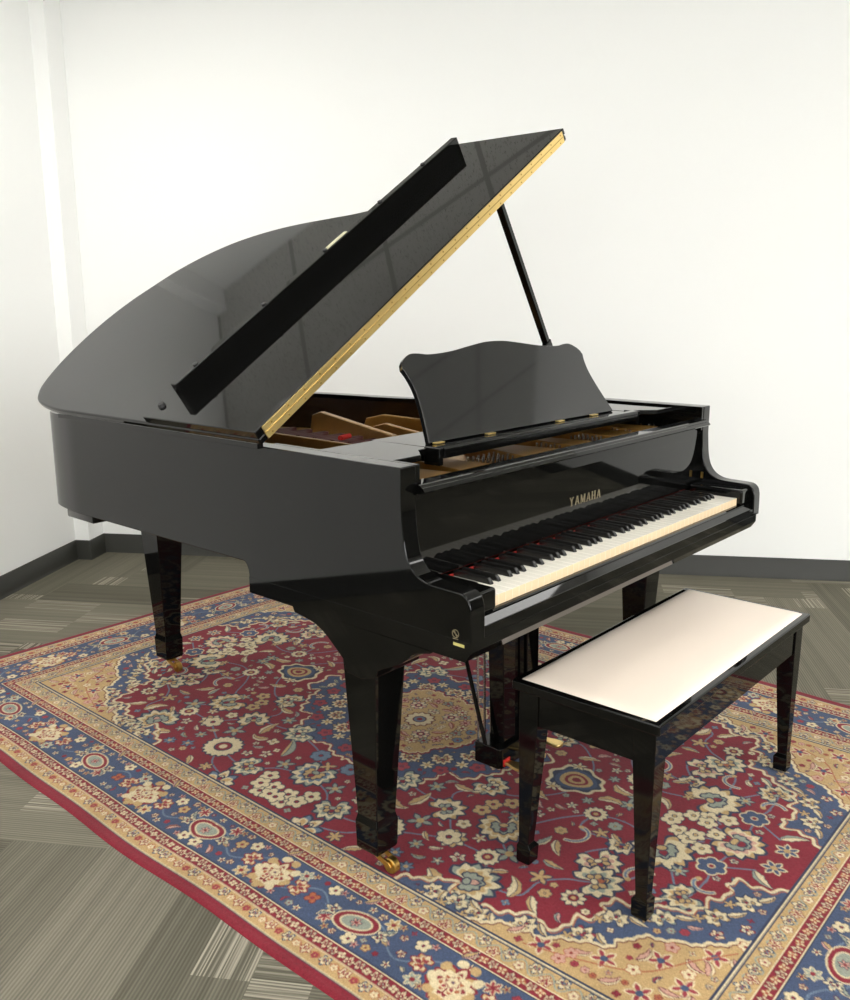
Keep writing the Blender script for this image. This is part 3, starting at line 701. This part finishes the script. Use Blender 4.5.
# lettering: serifed capitals set on the fallboard
def letters():
    mb = MB(); H = .0225; z0 = .802; yf = .1876
    def quad(a, b, w0, w1=None):
        w1 = w1 or w0
        (x0,zz0),(x1,zz1) = a, b
        pts = [(x0-w0/2,zz0),(x0+w0/2,zz0),(x1+w1/2,zz1),(x1-w1/2,zz1)]
        mb.prism(pts, lambda u, v, w: (u, w, z0+v), yf-.0010, yf+.0006)
    def serif(x, z, w): quad((x, z), (x, z+.0012), w)
    T, S = .0042, .0018
    def A(x):
        quad((x-.0075,0),(x-.0005,H),S); quad((x+.0075,0),(x+.0005,H),T); quad((x-.0045,.0068),(x+.0045,.0068+.0013),.0085,.0085) if 0 else quad((x,.0065),(x,.0080),.0085)
        serif(x-.0075,0,.005); serif(x+.0075,0,.007)
    def Y(x):
        quad((x,0),(x,.0105),T); quad((x,.010),(x-.0068,H),T); quad((x,.010),(x+.0065,H),S); serif(x,0,.008); serif(x-.0068,H-.0012,.007); serif(x+.0065,H-.0012,.005)
    def Mm(x):
        quad((x-.0085,0),(x-.0085,H),S); quad((x+.0085,0),(x+.0085,H),T); quad((x,.002),(x-.0080,H),T); quad((x,.002),(x+.0080,H),S)
        serif(x-.0085,0,.005); serif(x+.0085,0,.008); serif(x-.0085,H-.0012,.005); serif(x+.0085,H-.0012,.006)
    def Hh(x):
        quad((x-.0065,0),(x-.0065,H),T); quad((x+.0065,0),(x+.0065,H),T); quad((x,.0103),(x,.0118),.013)
        for sx in (-1, 1):
            serif(x+sx*.0065,0,.0075); serif(x+sx*.0065,H-.0012,.0075)
    for f, x in ((Y,-.066),(A,-.040),(Mm,-.0125),(A,.0155),(Hh,.041),(A,.067)): f(x)
    return mb
part(letters(), 'lettering', LETTER, parent=fallboard, smooth=False).matrix_parent_inverse = Matrix.Translation((0,0,0))

# keys
KW = .0235
PAT = 'ABCDEFG'
bl = {'A': (None,1),'B': (-1,None),'C': (None,1),'D': (-1,1),'E': (-1,None),'F': (None,1),'G': (-1,1)}
white_cache = {}
def white_mesh(cl, cr):
    key = (round(cl,4), round(cr,4))
    if key in white_cache: return white_cache[key]
    g = .0003; y0, ys, y1 = 0, .05, .148
    pts = [(g,y0),(KW-g,y0),(KW-g,ys)]
    if cr: pts += [(KW-cr,ys),(KW-cr,y1)]
    else: pts += [(KW-g,y1)]
    if cl: pts += [(cl,y1),(cl,ys)]
    else: pts += [(g,y1)]
    pts.append((g,ys))
    mb = MB().prism(pts, XYZ, -.022, 0)
    me = mb.mesh('white_key'); me.materials.append(KEYWHITE); me.materials.append(KEYFRONT)
    for f in me.polygons:
        if f.normal.y < -.9 and abs(f.center.y) < .001: f.material_index = 1
    white_cache[key] = me; return me
bk = MB()
prof = [(0,0),(.004,.0105),(.0085,.0122),(.095,.0122),(.095,0)]
BW, BT = .0118, .0092
for i, (yy, zz) in enumerate(prof): pass
vs = []
for yy, zz in ((0,-.010),(0,0),(.0030,.0060),(.0086,.0122),(.1015,.0122),(.1015,-.010)):
    hw = BW/2 if zz <= 0 else BT/2
    vs += [(-hw,yy,zz),(hw,yy,zz)]
bk.add(vs, [(0,1,3,2),(2,3,5,4),(4,5,7,6),(6,7,9,8),(8,9,11,10),(10,11,1,0),(0,2,4,6,8,10),(11,9,7,5,3,1)])
black_me = bk.mesh('black_key'); black_me.materials.append(KEYBLACK)
shift = {'A': .0016, 'C': -.0018, 'D': .0018, 'F': -.0022, 'G': 0.0}
ZK = .7325
for i in range(52):
    L = PAT[i % 7]; x = -.611 + KW*i
    lsh = PAT[(i-1) % 7]
    hasr = L in 'ACDFG' and i < 51; hasl = lsh in 'ACDFG' and i > 0
    cr = (BW/2+.0008 - shift[L]) if hasr else 0; cl = (BW/2+.0008 + shift[lsh]) if hasl else 0
    o = bpy.data.objects.new('white_key', white_mesh(cl, cr)); C.objects.link(o); o.parent = piano
    o.location = (x, .030, ZK-RT+random.uniform(-.0002,.0002))
    md = o.modifiers.new('bevel','BEVEL'); md.width = .0005; md.segments = 2; md.limit_method = 'ANGLE'
    if hasr:
        o = bpy.data.objects.new('black_key', black_me); C.objects.link(o); o.parent = piano
        o.location = (x+KW+shift[L], .081, ZK-RT)
        md = o.modifiers.new('bevel','BEVEL'); md.width = .0014; md.segments = 3; md.limit_method = 'ANGLE'
for me in list(white_cache.values())+[black_me]: shade(me, 22)

# iron plate, struts, strings and dampers inside
plate_out = [(x, y) for x, y in offset(rimcurve, -.066) if y > .9]
plate_poly = [(-.645,.235),(-.645,.9)] + plate_out + [(.49,.845),(.60,.78),(.645,.68),(.645,.235)]
iron = part(MB().prism(plate_poly, XYZ, .845, .868), 'iron_plate', GOLD, .004)
part(MB().prism([(-.645,.235),(.645,.235),(.645,.50),(.30,.46),(-.05,.53),(-.40,.58),(-.645,.62)], XYZ, .8685, .900), 'pin_block_plate', GOLD, .006, parent=iron)
iron.matrix_parent_inverse = Matrix.Translation((0, 0, -RT))
for o in iron.children: o.matrix_parent_inverse = Matrix.Translation((0,0,0))
def strut(x0, y0, x1, y1, zt, w0=.012, w1=.012, flange=.03):
    dx, dy = x1-x0, y1-y0; L = math.hypot(dx, dy); tx, ty = dx/L, dy/L
    f = lambda u, v, w: (x0+tx*u-ty*w, y0+ty*u+tx*w, v)
    mb = MB().prism([(-.10,.866),(-.05,.90),(0,zt-.012),(.05,zt),(L-.12,zt),(L-.03,zt-.02),(L,.866)], f, -w0, w1)
    o = part(mb, 'plate_strut', GOLD, .004, parent=iron); o.matrix_parent_inverse = Matrix.Translation((0,0,0))
strut(-.255,.60, .06,1.30, .962, .009, .009); strut(-.15,.60,.0,.96,.958,.007,.007); strut(.13,.50,.20,1.20,.945,.006,.006); strut(.33,.46,.37,.92,.94,.006,.006); strut(-.365,.56,-.34,1.35,.948,.006,.006)
def gusset(x, w, y0, y1, z):
    o = part(MB().prism([(x-w,y0),(x+w*.6,y0),(x+w*.15,y1),(x-w*.3,y1)], XYZ, .9005, z), 'plate_gusset', GOLD, .003, parent=iron); o.matrix_parent_inverse = Matrix.Translation((0,0,0))
for x, w in ((-.50,.10),(-.34,.075),(-.06,.10),(.13,.07),(.36,.08),(.52,.07)): gusset(x, w, .27, .52, .934)
pins = MB()
for k in range(56):
    for r_ in range(4):
        x = -.60+k*.0216+(r_ % 2)*.0105; y = .30+r_*.022
        if any(abs(x-gx) < gw*.95 for gx, gw in ((-.50,.10),(-.34,.075),(-.06,.10),(.13,.07),(.36,.08),(.52,.07))): continue
        pins.tube([(x,y,.8995),(x,y,.934)], .0034, 6)
o = part(pins, 'tuning_pins', STEEL, parent=iron); o['kind'] = 'stuff'; o.matrix_parent_inverse = Matrix.Translation((0,0,0))
strs = MB()
for k in range(34):                                # bass strings cross over
    t = k/33; strs.tube([(-.60+t*.30,.60,.915),(-.46+t*.40,1.62-t*.10,.908)], .0022, 6)
for k in range(70):
    t = k/69; x0 = -.20+t*.80; y1 = 1.55-1.0*t**.8; strs.tube([(x0,.52,.898),(x0-.10+.06*t,max(y1,.62),.892)], .0009, 5)
o = part(strs, 'strings', COPPER); o['kind'] = 'stuff'
dm = MB()
for k in range(64):
    t = k/63
    if t < .3: x = -.33+.055*(k % 2)*0+.09*(k % 3)*.3; y = .70+.45*(t/.3); dm.box(x-.02, x+.09, y-.010, y+.010, .905, .938)
    else: x = -.10+.70*(t-.3)/.7; y = .72-.16*(t-.3); dm.box(x-.0055, x+.0055, y-.035, y+.035, .905, .930)
o = part(dm, 'dampers', FELTBROWN); o['kind'] = 'stuff'
for x0, y0, x1, y1 in ((-.335,1.14,-.30,1.20),(-.285,.80,-.235,.815)):
    part(MB().tube([(x0,y0,.943),(x1,y1,.943)], .008, 8), 'felt_wedge', FELTRED)
part(MB().prism([(.12,.40),(.30,.37),(.30,.40),(.12,.43)], XYZ, .9005, .912), 'string_felt', FELTRED)

# music shelf and desk
shelf = part(MB().prism([(.285,.964),(.285,.986),(.289,.990),(.31,.990),(.314,.986),(.52,.984),(.52,.974),(.306,.974),(.306,.964)], YZ, -.452, .452), 'music_shelf', BLACK, .0012, seg=2)
for sx in (-1, 1):
    poly = [(sx*.6575,.272),(sx*.548,.272),(sx*.500,.322),(sx*.458,.325),(sx*.458,.50),(sx*.6575,.50)]
    part(MB().prism(poly, XYZ, .972, .986), 'shelf_wing', BLACK, .002)
    a, b = sorted((sx*.4525, sx*.468))
    part(MB().box(a, b, .288, .335, .948, .9895), 'shelf_end', BLACK, .003)
    a, b = sorted((sx*.4585, sx*.4525))
    part(MB().box(a, b, .30, .52, .952, .978), 'shelf_runner', BLACK, .001)
half = [(.426,-.002),(.412,.045),(.400,.092),(.3935,.135),(.397,.170),(.405,.192)]
cornr = [(.405,.192),(.399,.207),(.385,.2185),(.371,.226)]
topc = [(.371,.226),(.352,.2312),(.325,.2305),(.295,.2268),(.25,.2275),(.19,.2325),(.12,.2425),(.05,.2515),(0,.2535)]
hp = spline(half, 6)[:-1]+[cornr[0], (.400,.205), (.388,.2165)]+spline(topc, 6)
desk_out = hp+[(-x, z) for x, z in hp[::-1][1:]]
tl = math.radians(31); DY, DZ = .355, .9905
def deskfn(u, v, w):                                # w = thickness behind the face
    return (u, DY+v*math.sin(tl)+w*math.cos(tl), DZ+v*math.cos(tl)-w*math.sin(tl))
desk = part(MB().prism(desk_out, deskfn, 0, .014), 'music_desk', DESKM, .0028)
for x in (-.40, -.2, .12, .30):
    part(MB().box(x-.016, x+.016, DY-.014, DY-.002, .9865, .9905), 'desk_hinge', BRASS, .001)
part(MB().tube([(0,.49,.988),(0,.455,1.11)], .005, 8), 'desk_support', BRASS)

# lid (main panel + front flap folded back on top of it)
TH = math.radians(33.1); HX, HZ = -.735, .9985
def lidfn(s, y, o): return (HX+s*math.cos(TH)-o*math.sin(TH), y, HZ+s*math.sin(TH)+o*math.cos(TH))
lid_plan = [(-.735,.578),(-.735,.90)]+[q for q in lidcurve]+[(.713,.578)]
lid = part(MB().prism([(x+.735, y) for x, y in lid_plan], lidfn, 0, .0186), 'lid', BLACK, .006, angle=40)
flap = part(MB().prism([(0,.578),(1.447,.578),(1.447,1.022),(0,1.022)], lidfn, .0194, .038), 'lid_front_flap', BLACK, .0022)
part(MB().prism([(.078,.926),(1.378,.922),(1.378,.946),(.078,.950)], lidfn, .0375, .087), 'flap_batten', BLACK, .0022, parent=flap)
hinge = MB()
f2 = lambda s, o, y: lidfn(s, y, o)
hinge.prism([(.022,.0028),(1.430,.0028),(1.430,.0180),(.022,.0180)], f2, .5752, .579)
hinge.prism([(.022,.0200),(1.430,.0200),(1.430,.0352),(.022,.0352)], f2, .5752, .579)
hg = part(hinge, 'brass_hinge', BRASS)
kn = part(MB().tube([lidfn(.022,.5762,.019), lidfn(1.430,.5762,.019)], .0018, 10), 'hinge_knuckle', OLDBRASS, parent=hg); kn.matrix_parent_inverse = Matrix.Translation((0,0,0))
screw = MB().tube([(0,.0012,0),(0,-.0012,0)], .0021, 10).mesh('screw'); screw.materials.append(OLDBRASS)
for k in range(24):
    for q in (.0095, .0285):
        o = bpy.data.objects.new('screw', screw); C.objects.link(o); o.parent = hg
        o.location = lidfn(.04+k*.0594+(.01 if q > .02 else 0), .5749, q)
for s_ in (.16, .43, .70, .97, 1.20):
    part(MB().tube([lidfn(s_,.937,.086), lidfn(s_,.937,.0905)], .007, 12), 'rubber_button', RUBBER, parent=flap)
part(MB().prism([(.70,.931),(.80,.931),(.80,.945),(.70,.945)], lidfn, .087, .0885), 'batten_plate', PLATE, parent=flap)
part(MB().tube([lidfn(.047,.992,.0375), lidfn(.047,.992,.046)], [.011,.008], 12), 'rubber_bumper', RUBBER, parent=flap)
for o in list(flap.children): o.matrix_parent_inverse = Matrix.Translation((0,0,0))
part(MB().prism([(.596,.9885),(1.50,.9885),(1.50,1.0005),(.596,1.0005)], YZ, -.7346, -.7176), 'hinge_cover', BLACK, .001)
# prop stick
T_ = Vector(lidfn(1.066, .593, -.002)); B_ = Vector((.655, .655, .955)); d_ = (B_-T_)
def stick(p0, p1, w, t):
    p0, p1 = Vector(p0), Vector(p1); d = (p1-p0).normalized(); s_ = Vector((0,1,0)); s_ = (s_-d*s_.dot(d)).normalized(); u = d.cross(s_)
    vs = [p+s_*a*w+u*b*t for p in (p0, p1) for a, b in ((-1,-1),(1,-1),(1,1),(-1,1))]
    return MB().add(vs, [(0,3,2,1),(4,5,6,7),(0,1,5,4),(1,2,6,5),(2,3,7,6),(3,0,4,7)])
prop = part(stick(T_, B_, .011, .009), 'prop_stick', BLACK, .003)
b_ = part(stick(T_+d_*.62+Vector((.0,-.004,-.006)), B_, .009, .016), 'half_stick', BLACK, .003, parent=prop); b_.matrix_parent_inverse = Matrix.Translation((0,0,0))
part(MB().tube([(.655,.630,.957),(.655,.680,.957)], .009, 12), 'prop_pivot', BRASS)

# legs with brass casters
def leg(cx, cy, ztop, htop, bracket=None):
    mb = MB(); f = .0345
    mb.frustum((cx,cy,.052), .0315, (cx,cy,.058), f)
    mb.frustum((cx,cy,.058), f, (cx,cy,.124), .0360)
    mb.frustum((cx,cy,.124), .0360, (cx,cy,.142), .0318)
    mb.frustum((cx,cy,.142), .0318, (cx,cy,ztop), htop)
    bm = bmesh.new(); me = mb.mesh('leg'); bm.from_mesh(me); bmesh.ops.remove_doubles(bm, verts=bm.verts, dist=.0004)
    kill = [f_ for f_ in bm.faces if abs(f_.normal.z) > .98 and .054 < f_.calc_center_median().z < ztop-.01]
    bmesh.ops.delete(bm, geom=kill, context='FACES_ONLY'); bm.to_mesh(me); bm.free(); me.materials.append(BLACK)
    o = bpy.data.objects.new('leg', me); C.objects.link(o); o.parent = piano; o.matrix_parent_inverse = Matrix.Translation((0,0,-RT))
    md = o.modifiers.new('bevel','BEVEL'); md.width = .0022; md.segments = 2; md.limit_method = 'ANGLE'; md.angle_limit = math.radians(25)
    # caster: socket, fork and wheel
    sock = part(MB().tube([(cx,cy,.053),(cx,cy,.044)], .017, 16), 'caster', OLDBRASS, parent=o); sock.matrix_parent_inverse = Matrix.Translation((0,0,0))
    fk = MB()
    for s_ in (-1, 1):
        fk.prism([(.016,.0445),(-.018,.0445),(-.050,.036),(-.056,.026),(-.048,.020),(-.036,.024),(-.010,.034)], lambda u, v, w: (cx+w, cy+u, v), s_*.0125-.0022, s_*.0125+.0022)
    fk.box(cx-.014, cx+.014, cy-.020, cy+.014, .040, .0455)
    fk = part(fk, 'caster_fork', OLDBRASS, .0012, parent=o); fk.matrix_parent_inverse = Matrix.Translation((0,0,0))
    c = Vector((cx, cy-.047, RT+.0195)); ax = Vector((1,0,0))
    wh = part(MB().tube([c-ax*.0095, c-ax*.0075, c+ax*.0075, c+ax*.0095], [.0165,.0192,.0192,.0165], 24), 'caster_wheel', OLDBRASS, parent=o); wh.matrix_parent_inverse = Matrix.Translation((0,0,0))
    return o
leg(-.631,.343,.600,.0535); leg(.631,.343,.600,.0535); leg(-.273,1.7375,.7065,.060)
for sx in (-1, 1):                                 # curved leg brackets under the key bed
    br = [(.518,.6318),(.512,.619)]+spline([(.512,.619),(.45,.609),(.415,.594),(.385,.572),(.352,.545)], 6)[1:]+[(.345,.52),(.30,.515),(.255,.53)]+spline([(.25,.548),(.225,.560),(.19,.577),(.166,.594)], 5)+[(.150,.612),(.103,.624),(.103,.6318)]
    a, b = sorted((sx*.7166, sx*.578))
    part(MB().prism(br, YZ, a, b), 'leg_bracket', BLACK, .002, skip=lambda c: c.z > .628)
part(MB().prism([(-.40,1.60),(-.14,1.60),(-.10,1.66),(-.14,1.78),(-.36,1.78),(-.42,1.70)], XYZ, .695, .7068), 'leg_plate', BLACK, .003)

# pedal lyre
lyre = part(MB().prism([(-.117,.345),(-.107,.335),(.107,.335),(.117,.345),(.117,.425),(-.117,.425)], XYZ, .048, .110), 'pedal_lyre', BLACK, .004)
def lp(mb, name, mat, bevel=0.0):
    o = part(mb, name, mat, bevel, parent=lyre); o.matrix_parent_inverse = Matrix.Translation((0,0,0)); return o
for sx in (-1, 1):
    lp(MB().frustum((sx*.056,.372,.110), (.027,.024), (sx*.058,.385,.632), (.031,.028)), 'lyre_post', BLACK, .003)
    lp(MB().tube([(sx*.110,.392,.105),(sx*.122,.540,.632)], .006, 10), 'lyre_brace', BLACK)
for x in (-.03, 0, .03):
    lp(MB().tube([(x-.07,.425,.09),(x-.07,.435,.70)], .0035, 8), 'pedal_rod', STEEL)
for x in (-.09, 0, .09):
    pts = [(-.012,0),(.012,0)]+[(.012,-.05),(.017,-.075),(.020,-.10),(.016,-.122),(.006,-.131),(-.006,-.131),(-.016,-.122),(-.020,-.10),(-.017,-.075),(-.012,-.05)]
    lp(MB().prism(pts, lambda u, v, w: (x+u, .352+v*.64, .060+w), 0, .009), 'pedal', BRASS, .003)
    lp(MB().box(x-.014, x+.014, .3315, .336, .056, .076), 'pedal_felt', FELTRED)

lyre.location = (-.035, 0, 0)
# emblem and sticker on the bass cheek
em = MB()
for k in range(20):
    t0, t1 = 2*PI*k/20, 2*PI*(k+1)/20
    c0 = (.0375, .6835)
    pts = [(c0[0]+r_*math.cos(t), c0[1]+r_*math.sin(t)) for r_, t in ((.0085,t0),(.0085,t1),(.0072,t1),(.0072,t0))]
    em.prism(pts, YZ, -.7178, -.7165)
for sg, (p0, p1) in enumerate((((.044,.6875),(.031,.6795)),((.0405,.6895),(.0345,.6775)))):
    d0 = np.array(p1)-np.array(p0); nn = np.array([-d0[1], d0[0]])/np.linalg.norm(d0)*.0007
    em.prism([tuple(np.array(p0)+nn), tuple(np.array(p1)+nn), tuple(np.array(p1)-nn), tuple(np.array(p0)-nn)], YZ, -.7178, -.7165)
em.prism([(.044,.6738),(.031,.6738),(.031,.6722),(.044,.6722)], YZ, -.7178, -.7165)
part(em, 'emblem', LETTER, smooth=False)
part(MB().box(-.7176, -.7165, .014, .044, .6605, .6675) if 0 else MB().prism([(.043,.6655),(.016,.6650),(.016,.6590),(.043,.6595)], YZ, -.7175, -.7160), 'yellow_sticker', YELLOW, smooth=False)

# ------------------------------------------------------------------ BENCH
BX0, BX1, BY0, BY1 = -.4195, .4745, -.2525, .1135
BH = .4706
bench = empty('piano_bench', ((BX0+BX1)/2, (BY0+BY1)/2, RT), 'black piano bench with cream padded top standing in front of the keyboard', 'bench')
cx, cy = (BX0+BX1)/2, (BY0+BY1)/2; hx, hy = (BX1-BX0)/2, (BY1-BY0)/2
def bp_(mb, name, mat, bevel=0.0, **k):
    o = mb.build(name, mat, bench, bevel, **k); return o
z = lambda h: h-RT
fr = MB()
fr.box(-hx, hx, -hy, hy, z(.444), z(.462))
ft = MB()
ft.add([], [])
seatframe = bp_(MB().box(-hx, hx, -hy, hy, z(.446), z(BH-.001)), 'seat_frame', BLACK, .004)
# cream pad: soft rounded slab
nx_, ny_ = 40, 20; vs = []; fs = []
px, py = hx-.013, hy-.013
for i in range(nx_+1):
    for j in range(ny_+1):
        u = -1+2*i/nx_; v = -1+2*j/ny_
        u = math.copysign(1-(1-abs(u))**1.6, u) if abs(u) > 0 else 0; v = math.copysign(1-(1-abs(v))**1.6, v) if abs(v) > 0 else 0
        e = min((1-abs(u))*px, (1-abs(v))*py)
        h = .0095*(1-math.exp(-e/.008)) + .004*(1-u*u)*(1-v*v)
        vs.append((u*px, v*py, z(BH-.004)+h))
for i in range(nx_):
    for j in range(ny_): a = i*(ny_+1)+j; fs.append((a, a+ny_+1, a+ny_+2, a+1))
bot = [i*(ny_+1) for i in range(nx_+1)]+[nx_*(ny_+1)+j for j in range(1, ny_+1)]+[i*(ny_+1)+ny_ for i in range(nx_-1, -1, -1)]+[j for j in range(ny_-1, 0, -1)]
fs.append(tuple(bot))
bp_(MB().add(vs, fs), 'seat_pad', VINYL, angle=70)
I0 = .013
for s_ in (-1, 1):
    a, b = sorted((s_*(hy-I0-.004), s_*(hy-I0-.022)))
    bp_(MB().box(-hx+.05, hx-.05, a, b, z(.366), z(.4458)), 'apron', BLACK, .0015)
    a, b = sorted((s_*(hx-I0-.004), s_*(hx-I0-.022)))
    bp_(MB().box(a, b, -hy+.05, hy-.05, z(.366), z(.4458)), 'apron', BLACK, .0015)
for sx in (-1, 1):
    for sy in (-1, 1):
        mb = MB(); ox, oy = sx*(hx-I0), sy*(hy-I0)          # outer corner of the leg stays put, inner faces taper
        def sec(w, zz): return [(ox-sx*a, oy-sy*b, zz) for a, b in ((0,0),(w,0),(w,w),(0,w))]
        secs = [(.031, 0), (.037, .004), (.0385, .043), (.034, .053), (.0505, z(.366)), (.0505, z(.4458))]
        ins = [.003, 0, 0, .0035, 0, 0]
        vs = []
        for (w, zz), i_ in zip(secs, ins):
            vs += [(ox-sx*(a*(w-2*i_)+i_), oy-sy*(b*(w-2*i_)+i_), zz) for a, b in ((0,0),(1,0),(1,1),(0,1))]
        fs = [(0,3,2,1)]+[(4*k+i, 4*k+(i+1)%4, 4*k+4+(i+1)%4, 4*k+4+i) for k in range(5) for i in range(4)]+[(20,21,22,23)]
        bp_(mb.add(vs, fs), 'leg', BLACK, .0016, seg=2, angle=25)

# ------------------------------------------------------------------ camera
f_, p_, r_, H_, yaw, x0, y0 = 901.7615, .2142, -.0036, 1.3055, .8551, -1.9968, -.9982
fw = Vector((math.sin(yaw)*math.cos(p_), math.cos(yaw)*math.cos(p_), -math.sin(p_)))
rt = Vector((math.cos(yaw), -math.sin(yaw), 0)); up = rt.cross(fw)
R_ = rt*math.cos(r_)+up*math.sin(r_); U_ = up*math.cos(r_)-rt*math.sin(r_)
cam = bpy.data.cameras.new('camera'); co = bpy.data.objects.new('camera', cam); C.objects.link(co)
co.matrix_world = Matrix(((R_.x,U_.x,-fw.x,x0),(R_.y,U_.y,-fw.y,y0),(R_.z,U_.z,-fw.z,H_),(0,0,0,1)))
cam.sensor_fit = 'HORIZONTAL'; cam.sensor_width = 36; cam.lens = f_/850*36; cam.clip_start = .05
scene.camera = co
w = bpy.data.worlds.new('world'); scene.world = w; w.use_nodes = True
w.node_tree.nodes['Background'].inputs[0].default_value = (.5,.5,.5,1); w.node_tree.nodes['Background'].inputs[1].default_value = .1
scene.view_settings.view_transform = 'Standard'; scene.view_settings.look = 'None'; scene.view_settings.gamma = 1
scene.view_settings.use_curve_mapping = False
scene.view_settings.exposure = 0.07
